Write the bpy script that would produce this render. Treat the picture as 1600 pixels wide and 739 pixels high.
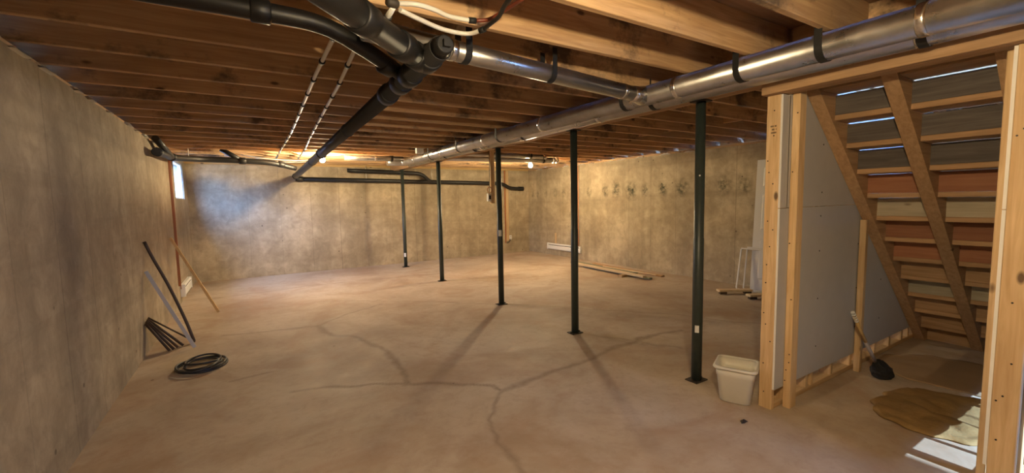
import bpy, math, random
import numpy as np
from mathutils import Vector, Matrix

for o in list(bpy.data.objects):
    bpy.data.objects.remove(o, do_unlink=True)
S = bpy.context.scene
COL = S.collection
RNG = random.Random(7)

# ------------------------------------------------------------------ camera
F_PX, YAW, PITCH, ROLL, EYE = 668.24, 0.5510, 0.0850, -0.0200, 1.544
cy, sy, cp, sp = math.cos(YAW), math.sin(YAW), math.cos(PITCH), math.sin(PITCH)
fw = Vector((sy*cp, cy*cp, -sp)); r0 = Vector((cy, -sy, 0)); u0 = r0.cross(fw)
rt = r0*math.cos(ROLL)+u0*math.sin(ROLL); up = -r0*math.sin(ROLL)+u0*math.cos(ROLL)
cam = bpy.data.cameras.new('camera'); cam.sensor_fit = 'HORIZONTAL'; cam.sensor_width = 36
cam.lens = F_PX/1600*36; cam.clip_start = 0.02; cam.clip_end = 200
camo = bpy.data.objects.new('camera', cam); COL.objects.link(camo)
M = Matrix.Identity(4)
for i in range(3):
    M[i][0], M[i][1], M[i][2] = rt[i], up[i], -fw[i]
M[2][3] = EYE
camo.matrix_world = M
S.camera = camo

# ------------------------------------------------------------------ sky, sun, exposure
SKY_STRENGTH, SUN_STRENGTH, BULB_W = 58.0, 14.0, 2350.0
w = bpy.data.worlds.new('sky'); S.world = w; w.use_nodes = True
bg = w.node_tree.nodes['Background']
bg.inputs[0].default_value = (0.22, 0.44, 1.0, 1); bg.inputs[1].default_value = SKY_STRENGTH
sun = bpy.data.lights.new('sun', 'SUN'); sun.energy = SUN_STRENGTH; sun.angle = 0.012; sun.color = (0.50, 0.72, 1.0)
suno = bpy.data.objects.new('sun', sun); COL.objects.link(suno)
suno.rotation_euler = Vector((0.0, 1.0, -0.45)).to_track_quat('-Z', 'Y').to_euler()
suno.location = (4, -12, 8)
S.view_settings.view_transform = 'Standard'; S.view_settings.look = 'None'
S.view_settings.gamma = 1.0; S.view_settings.use_curve_mapping = False
S.view_settings.exposure = 0.36

def portal(loc, rot, sx, sy_):
    l = bpy.data.lights.new('window_portal', 'AREA'); l.shape = 'RECTANGLE'; l.size = sx; l.size_y = sy_
    l.cycles.is_portal = True
    o = bpy.data.objects.new('window_portal', l); COL.objects.link(o); o.location = loc; o.rotation_euler = rot

# ------------------------------------------------------------------ dimensions (metres)
XL, XR, YB, YF = -1.0, 7.164, 10.67, -3.2
WT = 2.39                     # top of the concrete
ZB, JD = 2.43, 0.235          # underside and depth of the joists
ZS = ZB+JD                    # underside of the subfloor
WIN1 = (8.95, 10.10, 1.68, 2.32)      # on wall_left: y0,y1,z0,z1
WIN2 = (3.17, 4.95, 1.55, 2.10)      # on wall_front: x0,x1,z0,z1

# ------------------------------------------------------------------ node helpers
def new_mat(name):
    m = bpy.data.materials.new(name); m.use_nodes = True
    nt = m.node_tree; b = nt.nodes['Principled BSDF']
    return m, nt, b
def N(nt, t, **k):
    n = nt.nodes.new(t)
    for a, v in k.items():
        if a.startswith('i_'):
            key = a[2:]; key = int(key) if key.isdigit() else key
            n.inputs[key].default_value = v
        else: setattr(n, a, v)
    return n
def L(nt, a, b): nt.links.new(a, b)
def mixc(nt, fac, a, b, blend='MIX'):
    n = nt.nodes.new('ShaderNodeMix'); n.data_type = 'RGBA'; n.blend_type = blend
    for sock, v in ((n.inputs[0], fac), (n.inputs[6], a), (n.inputs[7], b)):
        if hasattr(v, 'links') or isinstance(v, bpy.types.NodeSocket): nt.links.new(v, sock)
        elif isinstance(v, (int, float)): sock.default_value = v
        else: sock.default_value = (*v, 1) if len(v) == 3 else v
    return n.outputs[2]
def mrange(nt, v, a, b, c=0.0, d=1.0):
    n = nt.nodes.new('ShaderNodeMapRange'); nt.links.new(v, n.inputs[0])
    for i, q in enumerate((a, b, c, d)): n.inputs[i+1].default_value = q
    return n.outputs[0]
def math_(nt, op, a, b=None):
    n = nt.nodes.new('ShaderNodeMath'); n.operation = op
    for i, v in enumerate((a, b)):
        if v is None: continue
        if isinstance(v, bpy.types.NodeSocket): nt.links.new(v, n.inputs[i])
        else: n.inputs[i].default_value = v
    return n.outputs[0]
def coords(nt, scale=(1, 1, 1), rnd=False):
    tc = N(nt, 'ShaderNodeTexCoord'); out = tc.outputs['Object']
    if rnd:
        oi = N(nt, 'ShaderNodeObjectInfo'); k = math_(nt, 'MULTIPLY', oi.outputs['Random'], 37.0)
        cmb = N(nt, 'ShaderNodeCombineXYZ')
        for i in range(3): L(nt, k, cmb.inputs[i])
        va = N(nt, 'ShaderNodeVectorMath', operation='ADD'); L(nt, out, va.inputs[0]); L(nt, cmb.outputs[0], va.inputs[1]); out = va.outputs[0]
    mp = N(nt, 'ShaderNodeMapping'); mp.inputs['Scale'].default_value = scale; L(nt, out, mp.inputs[0])
    return mp.outputs[0]
def noise(nt, vec, scale, detail=4, rough=0.55, dist=0.0):
    n = N(nt, 'ShaderNodeTexNoise'); L(nt, vec, n.inputs['Vector'])
    n.inputs['Scale'].default_value = scale; n.inputs['Detail'].default_value = detail
    n.inputs['Roughness'].default_value = rough; n.inputs['Distortion'].default_value = dist
    return n.outputs[0]
def bump(nt, b, h, strength=0.2, dist=0.01):
    n = N(nt, 'ShaderNodeBump'); n.inputs['Strength'].default_value = strength; n.inputs['Distance'].default_value = dist
    L(nt, h, n.inputs['Height']); L(nt, n.outputs[0], b.inputs['Normal'])

def wood(name, c1, c2, axis='x', knots=True, mildew=0.0, rough=0.75):
    m, nt, b = new_mat(name)
    st = {'x': (0.6, 9, 9), 'y': (9, 0.6, 9), 'z': (9, 9, 0.6)}[axis]
    v = coords(nt, st, True); g = noise(nt, v, 4.0, 6, 0.6, 0.6)
    v2 = coords(nt, (1, 1, 1), True); big = noise(nt, v2, 1.3, 3)
    col = mixc(nt, mrange(nt, g, 0.35, 0.68), c1, c2)
    oi = N(nt, 'ShaderNodeObjectInfo')
    hs = N(nt, 'ShaderNodeHueSaturation'); L(nt, col, hs.inputs['Color'])
    L(nt, mrange(nt, oi.outputs['Random'], 0, 1, 0.82, 1.14), hs.inputs['Value'])
    col = mixc(nt, mrange(nt, big, 0.42, 0.7, 0, 0.35), hs.outputs[0], tuple(x*0.62 for x in c1))
    if knots:
        sk = {'x': (1.0, 2.2, 2.2), 'y': (2.2, 1.0, 2.2), 'z': (2.2, 2.2, 1.0)}[axis]
        vk = coords(nt, sk, True); vo = N(nt, 'ShaderNodeTexVoronoi'); L(nt, vk, vo.inputs['Vector']); vo.inputs['Scale'].default_value = 2.6
        col = mixc(nt, mrange(nt, vo.outputs['Distance'], 0.05, 0.10, 0.85, 0.0), col, (0.07, 0.03, 0.015))
    if mildew:
        vm = coords(nt, (1, 1, 1.2), True); n2 = noise(nt, vm, 1.7, 6, 0.7)
        col = mixc(nt, mrange(nt, n2, 0.53, 0.64, 0, mildew), col, (0.045, 0.035, 0.03))
    L(nt, col, b.inputs['Base Color']); b.inputs['Roughness'].default_value = rough
    bump(nt, b, g, 0.15, 0.004)
    return m

def plain(name, c, rough=0.5, metal=0.0, var=0.0, scale=20, emis=None, spec=None):
    m, nt, b = new_mat(name)
    b.inputs['Roughness'].default_value = rough; b.inputs['Metallic'].default_value = metal
    if spec is not None: b.inputs['Specular IOR Level'].default_value = spec
    n = noise(nt, coords(nt), scale, 4)
    d = tuple(max(0, x*(1-var)) for x in c); e = tuple(min(1, x*(1+var)) for x in c)
    L(nt, mixc(nt, n, d, e), b.inputs['Base Color'])
    if emis:
        b.inputs['Emission Color'].default_value = (*emis[0], 1); b.inputs['Emission Strength'].default_value = emis[1]
    return m

def concrete_wall(name, axis, c1, c2, attr=False):
    m, nt, b = new_mat(name)
    tc = N(nt, 'ShaderNodeTexCoord'); sep = N(nt, 'ShaderNodeSeparateXYZ'); L(nt, tc.outputs['Object'], sep.inputs[0])
    s = sep.outputs[0 if axis == 'x' else 1]
    st = (2.6, 1, 0.35) if axis == 'x' else (1, 2.6, 0.35)
    streak = noise(nt, coords(nt, st), 1.0, 5, 0.6)
    blotch = noise(nt, coords(nt), 1.5, 6, 0.62)
    fine = noise(nt, coords(nt), 40, 3, 0.6)
    # formwork panels, 0.61 m wide
    q = math_(nt, 'DIVIDE', s, 0.61); fl = math_(nt, 'FLOOR', q); fr = math_(nt, 'FRACT', q)
    wn = N(nt, 'ShaderNodeTexWhiteNoise'); wn.noise_dimensions = '1D'; L(nt, fl, wn.inputs['W'])
    edge = math_(nt, 'ABSOLUTE', math_(nt, 'SUBTRACT', fr, 0.5))
    wob = math_(nt, 'ADD', edge, mrange(nt, fine, 0, 1, -0.004, 0.004))
    seam = mrange(nt, wob, 0.482, 0.496)
    col = mixc(nt, mrange(nt, blotch, 0.35, 0.68), c1, c2)
    col = mixc(nt, mrange(nt, streak, 0.45, 0.75, 0, 0.6), col, tuple(x*0.55 for x in c1))
    col = mixc(nt, mrange(nt, wn.outputs[0], 0, 1, 0, 0.20), col, tuple(x*0.6 for x in c2))
    col = mixc(nt, math_(nt, 'MULTIPLY', seam, mrange(nt, wn.outputs[0], 0.2, 1, 0.0, 0.6)), col, tuple(x*0.45 for x in c1))
    mott = noise(nt, coords(nt), 7.0, 7, 0.72, 0.6)
    col = mixc(nt, mrange(nt, mott, 0.46, 0.66, 0, 0.42), col, tuple(x*0.62 for x in c1))
    col = mixc(nt, mrange(nt, mott, 0.30, 0.44, 0.30, 0), col, tuple(min(1, x*1.15) for x in c2))
    # pour bands and pits
    band = noise(nt, coords(nt, (0.25, 0.25, 4.5)), 1.0, 4, 0.6, 0.4)
    col = mixc(nt, mrange(nt, band, 0.52, 0.74, 0, 0.4), col, tuple(x*0.6 for x in c1))
    vo = N(nt, 'ShaderNodeTexVoronoi'); L(nt, coords(nt), vo.inputs['Vector']); vo.inputs['Scale'].default_value = 3.1
    col = mixc(nt, mrange(nt, vo.outputs['Distance'], 0.035, 0.06, 0.75, 0), col, (0.09, 0.065, 0.045))
    if attr:
        at = N(nt, 'ShaderNodeAttribute', attribute_name='mould')
        mm = math_(nt, 'MULTIPLY', at.outputs['Fac'], mrange(nt, noise(nt, coords(nt), 14, 5, 0.7), 0.38, 0.62))
        col = mixc(nt, mm, col, (0.04, 0.045, 0.025))
    L(nt, col, b.inputs['Base Color']); b.inputs['Roughness'].default_value = 0.88
    h = math_(nt, 'ADD', math_(nt, 'MULTIPLY', fine, 0.4), math_(nt, 'MULTIPLY', seam, 0.9))
    bump(nt, b, h, 0.35, 0.006)
    return m

# ------------------------------------------------------------------ materials
MAT = {}
CA, CB = (0.33, 0.262, 0.172), (0.57, 0.475, 0.325)
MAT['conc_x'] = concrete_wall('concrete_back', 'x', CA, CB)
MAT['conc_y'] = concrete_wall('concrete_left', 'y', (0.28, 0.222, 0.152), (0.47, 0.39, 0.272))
MAT['conc_r'] = concrete_wall('concrete_right', 'y', CA, CB, True)
for ax in 'xyz':
    MAT['joist_'+ax] = wood('joist_wood_'+ax, (0.46, 0.275, 0.135), (0.66, 0.44, 0.235), ax, True, 0.8)
    MAT['stud_'+ax] = wood('stud_wood_'+ax, (0.57, 0.375, 0.185), (0.75, 0.55, 0.315), ax)
    MAT['stair_'+ax] = wood('stair_wood_'+ax, (0.38, 0.225, 0.11), (0.54, 0.34, 0.18), ax)
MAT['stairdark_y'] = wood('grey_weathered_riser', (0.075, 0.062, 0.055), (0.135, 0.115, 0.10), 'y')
MAT['stairred_y'] = wood('reddish_riser', (0.30, 0.12, 0.06), (0.40, 0.18, 0.09), 'y')
MAT['stairpale_y'] = wood('pale_riser', (0.42, 0.36, 0.25), (0.55, 0.48, 0.35), 'y')
MAT['rim_x'] = wood('rim_wood', (0.62, 0.40, 0.15), (0.78, 0.55, 0.25), 'x')
MAT['subfloor'] = wood('subfloor_sheet', (0.30, 0.17, 0.09), (0.42, 0.26, 0.15), 'x', False, 0.3)
MAT['board_y'] = wood('pale_board', (0.66, 0.50, 0.29), (0.80, 0.64, 0.42), 'y')
MAT['treated_y'] = wood('green_treated_board', (0.22, 0.22, 0.15), (0.32, 0.32, 0.23), 'y', False)
MAT['post'] = plain('dark_green_paint', (0.034, 0.046, 0.042), 0.42, 0.0, 0.25, 30)
MAT['plate'] = plain('post_base_steel', (0.05, 0.04, 0.032), 0.6, 0.2, 0.4, 30)
MAT['abs'] = plain('black_pipe_plastic', (0.010, 0.0095, 0.009), 0.48, 0.0, 0.3, 8)
MAT['rubber'] = plain('black_band_rubber', (0.012, 0.012, 0.012), 0.6, 0.0, 0.2)
MAT['duct'] = None
m, nt, b = new_mat('galvanised_sheet'); MAT['duct'] = m
b.inputs['Metallic'].default_value = 0.95
nn = noise(nt, coords(nt, (1, 1, 1)), 5.0, 5, 0.65)
L(nt, mixc(nt, mrange(nt, nn, 0.3, 0.7), (0.40, 0.395, 0.385), (0.58, 0.575, 0.565)), b.inputs['Base Color'])
L(nt, mrange(nt, nn, 0.3, 0.75, 0.24, 0.42), b.inputs['Roughness'])
MAT['foil'] = plain('bright_foil_tape', (0.80, 0.79, 0.77), 0.22, 1.0, 0.1)
MAT['pex'] = plain('white_water_pipe', (0.74, 0.72, 0.66), 0.35, 0.0, 0.06)
MAT['redpipe'] = plain('red_water_pipe', (0.16, 0.035, 0.015), 0.4)
MAT['drywall'] = plain('drywall_paper', (0.50, 0.485, 0.47), 0.9, 0.0, 0.06, 9)
MAT['gypsum'] = plain('drywall_core', (0.80, 0.79, 0.76), 0.9, 0.0, 0.04)
MAT['white'] = plain('white_enamel', (0.78, 0.77, 0.73), 0.4, 0.0, 0.04)
MAT['doorwhite'] = plain('white_door_paint', (0.70, 0.69, 0.64), 0.45, 0.0, 0.04, 3)
MAT['bucket'] = plain('cream_bucket_plastic', (0.74, 0.71, 0.60), 0.42, 0.0, 0.06, 6)
MAT['sticker'] = plain('white_paper_sticker', (0.78, 0.78, 0.76), 0.7)
MAT['dark'] = plain('dark_recess', (0.03, 0.025, 0.02), 0.8)
MAT['coil'] = plain('black_cable', (0.02, 0.019, 0.018), 0.45)
MAT['rod'] = plain('dark_brown_rod', (0.055, 0.033, 0.02), 0.55, 0.0, 0.4, 12)
MAT['stick'] = wood('yellow_stick', (0.60, 0.38, 0.14), (0.74, 0.50, 0.21), 'z', False)
MAT['clear'] = plain('pale_grey_plastic', (0.52, 0.50, 0.47), 0.4)
MAT['tarp'] = None
m, nt, b = new_mat('olive_tarp_cloth'); MAT['tarp'] = m
nn = noise(nt, coords(nt), 6, 6, 0.65)
L(nt, mixc(nt, mrange(nt, nn, 0.3, 0.7), (0.22, 0.13, 0.04), (0.33, 0.205, 0.075)), b.inputs['Base Color']); b.inputs['Roughness'].default_value = 0.85
bump(nt, b, noise(nt, coords(nt), 9, 5, 0.6), 0.5, 0.02)
MAT['sheet'] = plain('flat_brown_surface', (0.33, 0.225, 0.13), 0.9, 0.0, 0.2, 3)
MAT['bulb'] = plain('lit_bulb_glass', (1, 0.9, 0.7), 0.4, emis=((1.0, 0.77, 0.45), BULB_W))
MAT['bulbdim'] = plain('lit_bulb_glass_dimmer', (1, 0.9, 0.7), 0.4, emis=((1.0, 0.77, 0.45), BULB_W*0.66))
MAT['porcelain'] = plain('porcelain_socket', (0.75, 0.74, 0.70), 0.35)
MAT['screw'] = plain('screw_head', (0.04, 0.035, 0.03), 0.5, 0.5)
MAT['wire'] = plain('white_cable_sheath', (0.60, 0.56, 0.48), 0.5)
MAT['copperwire'] = plain('orange_brown_cable', (0.35, 0.13, 0.05), 0.55)
MAT['frost'] = plain('window_frame_vinyl', (0.75, 0.76, 0.78), 0.4)
MAT['gasket'] = plain('crumpled_white_vapour_film', (0.82, 0.80, 0.74), 0.4, 0.0, 0.12, 14)
MAT['soil'] = plain('outdoor_gravel', (0.22, 0.20, 0.17), 0.95, 0.0, 0.3, 4)
MAT['fur'] = plain('dark_leaf_debris', (0.03, 0.022, 0.015), 0.9)
MAT['brushgrey'] = plain('grey_metal_handle', (0.42, 0.38, 0.40), 0.4, 0.3)
MAT['bristle'] = plain('black_bristle', (0.012, 0.012, 0.014), 0.85)
MAT['upper'] = plain('upper_hall_paint', (0.72, 0.72, 0.70), 0.9, 0.0, 0.03)
m, nt, b = new_mat('window_glass'); MAT['glass'] = m
tr = N(nt, 'ShaderNodeBsdfTransparent'); gl = N(nt, 'ShaderNodeBsdfGlossy'); gl.inputs['Roughness'].default_value = 0.02
mx = N(nt, 'ShaderNodeMixShader'); mx.inputs[0].default_value = 0.05
L(nt, tr.outputs[0], mx.inputs[1]); L(nt, gl.outputs[0], mx.inputs[2])
L(nt, mx.outputs[0], nt.nodes['Material Output'].inputs[0])

# floor concrete
m, nt, b = new_mat('concrete_floor'); MAT['floor'] = m
n1 = noise(nt, coords(nt), 0.75, 6, 0.6, 0.5); n2 = noise(nt, coords(nt), 3.2, 6, 0.65); n3 = noise(nt, coords(nt), 55, 3, 0.6)
col = mixc(nt, mrange(nt, n1, 0.34, 0.66), (0.35, 0.255, 0.17), (0.56, 0.47, 0.355))
col = mixc(nt, mrange(nt, n2, 0.45, 0.75, 0, 0.45), col, (0.56, 0.49, 0.41))
col = mixc(nt, mrange(nt, noise(nt, coords(nt, (1, 1, 1)), 1.7, 5, 0.7, 1.0), 0.56, 0.74, 0, 0.4), col, (0.33, 0.215, 0.14))
mott = noise(nt, coords(nt), 9.0, 8, 0.75, 0.5)
col = mixc(nt, mrange(nt, mott, 0.48, 0.68, 0, 0.35), col, (0.30, 0.205, 0.13))
col = mixc(nt, mrange(nt, noise(nt, coords(nt), 0.9, 5, 0.6, 1.5), 0.50, 0.62, 0, 0.40), col, (0.35, 0.215, 0.125))
at = N(nt, 'ShaderNodeAttribute', attribute_name='crack_and_line')
ck = math_(nt, 'MULTIPLY', at.outputs['Fac'], mrange(nt, noise(nt, coords(nt), 16, 4, 0.7), 0.25, 0.6, 0.45, 1.0))
col = mixc(nt, ck, col, (0.19, 0.13, 0.085))
vo = N(nt, 'ShaderNodeTexVoronoi'); L(nt, coords(nt), vo.inputs['Vector']); vo.inputs['Scale'].default_value = 1.9
col = mixc(nt, mrange(nt, vo.outputs['Distance'], 0.018, 0.028, 0.8, 0), col, (0.10, 0.06, 0.035))
L(nt, col, b.inputs['Base Color'])
L(nt, mrange(nt, n2, 0.3, 0.7, 0.55, 0.8), b.inputs['Roughness'])
bump(nt, b, math_(nt, 'ADD', math_(nt, 'MULTIPLY', n3, 0.3), math_(nt, 'MULTIPLY', n2, 0.8)), 0.25, 0.006)

# ------------------------------------------------------------------ mesh helpers (geometry is written in world metres)
LOC = {}
def wl(o): return LOC.get(o.name, Vector((0, 0, 0)))
def put(o, parent, origin):
    COL.objects.link(o); LOC[o.name] = Vector(origin)
    if parent is not None:
        o.parent = parent; o.location = Vector(origin)-wl(parent)
    else: o.location = Vector(origin)
    return o
def mesh_obj(name, vs, fs, mat, parent=None, smooth=None, origin=None):
    vs = [Vector(v) for v in vs]
    if origin is None:
        xs = [v.x for v in vs]; ys = [v.y for v in vs]; zs = [v.z for v in vs]
        origin = ((min(xs)+max(xs))/2, (min(ys)+max(ys))/2, min(zs))
    og = Vector(origin)
    me = bpy.data.meshes.new(name); me.from_pydata([v-og for v in vs], [], fs)
    me.materials.append(MAT[mat] if isinstance(mat, str) else mat)
    if smooth is not None:
        me.polygons.foreach_set('use_smooth', [bool(x) for x in smooth])
    me.update()
    return put(bpy.data.objects.new(name, me), parent, og)
def tag(o, label=None, cat=None, group=None, kind=None):
    if label: o['label'] = label
    if cat: o['category'] = cat
    if group: o['group'] = group
    if kind: o['kind'] = kind
    return o
def empty(name, loc, label=None, cat=None, group=None, kind=None):
    o = bpy.data.objects.new(name, None); o.empty_display_size = 0.1
    put(o, None, loc); return tag(o, label, cat, group, kind)

class G:
    """collects shapes for ONE mesh"""
    def __init__(s): s.v = []; s.f = []; s.s = []
    def add(s, vs, fs, sm=None):
        n = len(s.v); s.v += [Vector(v) for v in vs]; s.f += [tuple(i+n for i in f) for f in fs]
        s.s += list(sm) if sm is not None else [False]*len(fs); return s
    def box(s, x0, x1, y0, y1, z0, z1):
        return s.add([(x0,y0,z0),(x1,y0,z0),(x1,y1,z0),(x0,y1,z0),(x0,y0,z1),(x1,y0,z1),(x1,y1,z1),(x0,y1,z1)],
                     [(0,3,2,1),(4,5,6,7),(0,1,5,4),(1,2,6,5),(2,3,7,6),(3,0,4,7)])
    def timber(s, a, b, wdir, w, d, c=0.004):
        """board from a to b; w across wdir, d across the third direction, chamfered long edges"""
        a, b = Vector(a), Vector(b); t = (b-a).normalized(); W = Vector(wdir); W = (W-t*W.dot(t)).normalized(); D = t.cross(W)
        p = [(-w/2+c,-d/2),(w/2-c,-d/2),(w/2,-d/2+c),(w/2,d/2-c),(w/2-c,d/2),(-w/2+c,d/2),(-w/2,d/2-c),(-w/2,-d/2+c)]
        vs = [a+W*i+D*j for i, j in p]+[b+W*i+D*j for i, j in p]
        fs = [(i, (i+1) % 8, 8+(i+1) % 8, 8+i) for i in range(8)]+[tuple(range(7,-1,-1)), tuple(range(8,16))]
        return s.add(vs, fs)
    def tube(s, pts, r, n=16, closed=False, caps=True):
        pts = [Vector(p) for p in pts]; m = len(pts)
        rs = r if isinstance(r, (list, tuple)) else [r]*m
        tang = []
        for i in range(m):
            if closed: t = pts[(i+1) % m]-pts[i-1]
            else: t = pts[min(i+1, m-1)]-pts[max(i-1, 0)]
            tang.append(t.normalized())
        ref = Vector((0, 0, 1)) if abs(tang[0].z) < 0.9 else Vector((1, 0, 0))
        U = (ref-tang[0]*ref.dot(tang[0])).normalized(); vs = []
        for i in range(m):
            U = (U-tang[i]*U.dot(tang[i])).normalized(); V = tang[i].cross(U)
            for k in range(n):
                a = 2*math.pi*k/n; vs.append(pts[i]+(U*math.cos(a)+V*math.sin(a))*rs[i])
        fs = []; sm = []
        for i in range(m if closed else m-1):
            j = (i+1) % m
            for k in range(n):
                fs.append((i*n+k, i*n+(k+1) % n, j*n+(k+1) % n, j*n+k)); sm.append(True)
        if caps and not closed:
            fs += [tuple(range(n-1,-1,-1)), tuple((m-1)*n+k for k in range(n))]; sm += [False, False]
        return s.add(vs, fs, sm)
    def lathe(s, prof, base, axis=(0,0,1), n=20):
        """profile of (radius, height) along axis from base"""
        A = Vector(axis).normalized(); ref = Vector((1,0,0)) if abs(A.x) < 0.9 else Vector((0,0,1))
        U = (ref-A*ref.dot(A)).normalized(); V = A.cross(U); B = Vector(base); vs = []; fs = []; sm = []
        for r, h in prof:
            for k in range(n):
                a = 2*math.pi*k/n; vs.append(B+A*h+(U*math.cos(a)+V*math.sin(a))*max(r, 1e-5))
        for i in range(len(prof)-1):
            for k in range(n):
                fs.append((i*n+k, i*n+(k+1) % n, (i+1)*n+(k+1) % n, (i+1)*n+k)); sm.append(True)
        fs += [tuple(range(n-1,-1,-1)), tuple((len(prof)-1)*n+k for k in range(n))]; sm += [False, False]
        return s.add(vs, fs, sm)
    def prism(s, poly, axis, a, b):
        """2-D polygon extruded along axis ('y': poly is (x,z))"""
        n = len(poly)
        mk = {'y': lambda p, t: (p[0], t, p[1]), 'x': lambda p, t: (t, p[0], p[1]), 'z': lambda p, t: (p[0], p[1], t)}[axis]
        vs = [mk(p, a) for p in poly]+[mk(p, b) for p in poly]
        fs = [tuple(range(n-1,-1,-1)), tuple(range(n, 2*n))]+[(i, (i+1) % n, n+(i+1) % n, n+i) for i in range(n)]
        return s.add(vs, fs)
    def build(s, name, mat, parent=None, origin=None):
        o = mesh_obj(name, s.v, s.f, mat, parent, s.s, origin)
        import bmesh
        bm = bmesh.new(); bm.from_mesh(o.data); bmesh.ops.recalc_face_normals(bm, faces=bm.faces); bm.to_mesh(o.data); bm.free()
        return o
def copy_at(src, loc, parent=None):
    o = src.copy(); COL.objects.link(o); LOC[o.name] = Vector(loc)
    o.parent = parent; o.location = Vector(loc)-(wl(parent) if parent else Vector((0,0,0)))
    return o
def bez(pts, n=8):
    """Catmull-Rom through the points"""
    P = [Vector(p) for p in pts]; P = [P[0]*2-P[1]]+P+[P[-1]*2-P[-2]]; out = []
    for i in range(1, len(P)-2):
        for k in range(n):
            t = k/n; a, b, c, d = P[i-1:i+3]
            out.append(0.5*((2*b)+(c-a)*t+(2*a-5*b+4*c-d)*t*t+(3*b-a-3*c+d)*t**3))
    out.append(P[-2]); return out
def lerp(a, b, t): return Vector(a)*(1-t)+Vector(b)*t

# ================================================================== SETTING
# floor: a grid that carries the crack pattern and faint lines
def grid_floor():
    x0, x1, y0, y1, h = XL-0.2, XR+0.2, YF-0.2, YB+0.2, 0.022
    nx = int((x1-x0)/h); ny = int((y1-y0)/h)
    gx = np.linspace(x0, x1, nx+1); gy = np.linspace(y0, y1, ny+1)
    X, Y = np.meshgrid(gx, gy); rs = np.random.RandomState(3)
    v = np.stack([X.ravel(), Y.ravel(), np.zeros(X.size)], 1)
    i = np.arange(nx*ny); a = (i//nx)*(nx+1)+i % nx
    q = np.stack([a, a+1, a+nx+2, a+nx+1], 1)
    me = bpy.data.meshes.new('floor'); me.vertices.add(len(v)); me.vertices.foreach_set('co', v.ravel())
    me.loops.add(q.size); me.loops.foreach_set('vertex_index', q.ravel())
    me.polygons.add(len(q)); me.polygons.foreach_set('loop_start', np.arange(len(q))*4)
    me.update(calc_edges=True)
    cr = [([(0.26,3.86),(0.43,3.83),(0.71,3.7),(1.05,3.51),(1.36,3.29),(1.55,3.13),(1.72,2.89)],.030,.8),
          ([(-0.33,6.05),(-0.01,5.97),(0.68,5.84)],.03,.55),
          ([(0.68,5.84),(0.78,5.36),(1.03,5.01),(1.05,4.65),(1.14,4.35),(1.1,3.92),(1.08,3.6),(1.06,3.49)],.05,.75),
          ([(0.68,5.84),(1.09,6.18),(1.65,6.54)],.03,.5),
          ([(1.72,2.89),(2.14,3.0),(2.54,3.0),(2.81,3.08),(3.07,3.14),(3.46,3.11),(3.87,3.12),(4.18,3.1)],.045,.65),
          ([(1.72,2.89),(1.56,2.79),(1.33,2.51),(1.29,2.32),(1.21,2.07),(1.13,1.88),(1.0,1.6)],.028,.6),
          ([(-0.2,4.40),(-0.05,4.41),(0.1,4.43)],.03,.55), ([(3.22,3.69),(3.53,3.07),(3.68,2.72)],.035,.45),
          ([(2.08,6.49),(3.25,5.32),(4.65,3.69),(5.21,2.74)],.03,.4), ([(-0.61,8.7),(1.62,8.83),(3.62,8.58)],.04,.45),  # first polyline is a long faint dark diagonal line
          ([(0.9,7.3),(2.08,6.49)],.03,.35), ([(3.8,7.2),(5.0,6.9),(6.6,7.0)],.04,.3)]  # first polyline extends that diagonal line
    # wobble the coordinates a little so that the cracks are not ruled lines
    wx, wy = X.copy(), Y.copy()
    for fq, am in ((3, .03), (6, .02), (11, .012), (19, .009), (33, .006)):
        for _ in range(3):
            a, b_, c_, d_ = rs.uniform(0, 6.28, 4)
            wx += am*.6*np.sin(fq*(X*np.cos(a)+Y*np.sin(a))*1.3+b_); wy += am*.6*np.sin(fq*(X*np.cos(c_)+Y*np.sin(c_))*1.1+d_)
    val = np.zeros_like(X)
    for pl, wd, st in cr:
        d = np.full_like(X, 9.0)
        for (ax, ay), (bx, by) in zip(pl[:-1], pl[1:]):
            dx, dy = bx-ax, by-ay; t = np.clip(((wx-ax)*dx+(wy-ay)*dy)/(dx*dx+dy*dy), 0, 1)
            d = np.minimum(d, np.hypot(wx-ax-t*dx, wy-ay-t*dy))
        val = np.maximum(val, st*np.clip(1.25-d/(wd*.8), 0, 1))
    at_ = me.attributes.new('crack_and_line', 'FLOAT', 'POINT'); at_.data.foreach_set('value', val.ravel().astype(np.float32))
    me.materials.append(MAT['floor'])
    o = bpy.data.objects.new('floor', me); put(o, None, (0, 0, 0)); return tag(o, kind='structure')
grid_floor()

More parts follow.
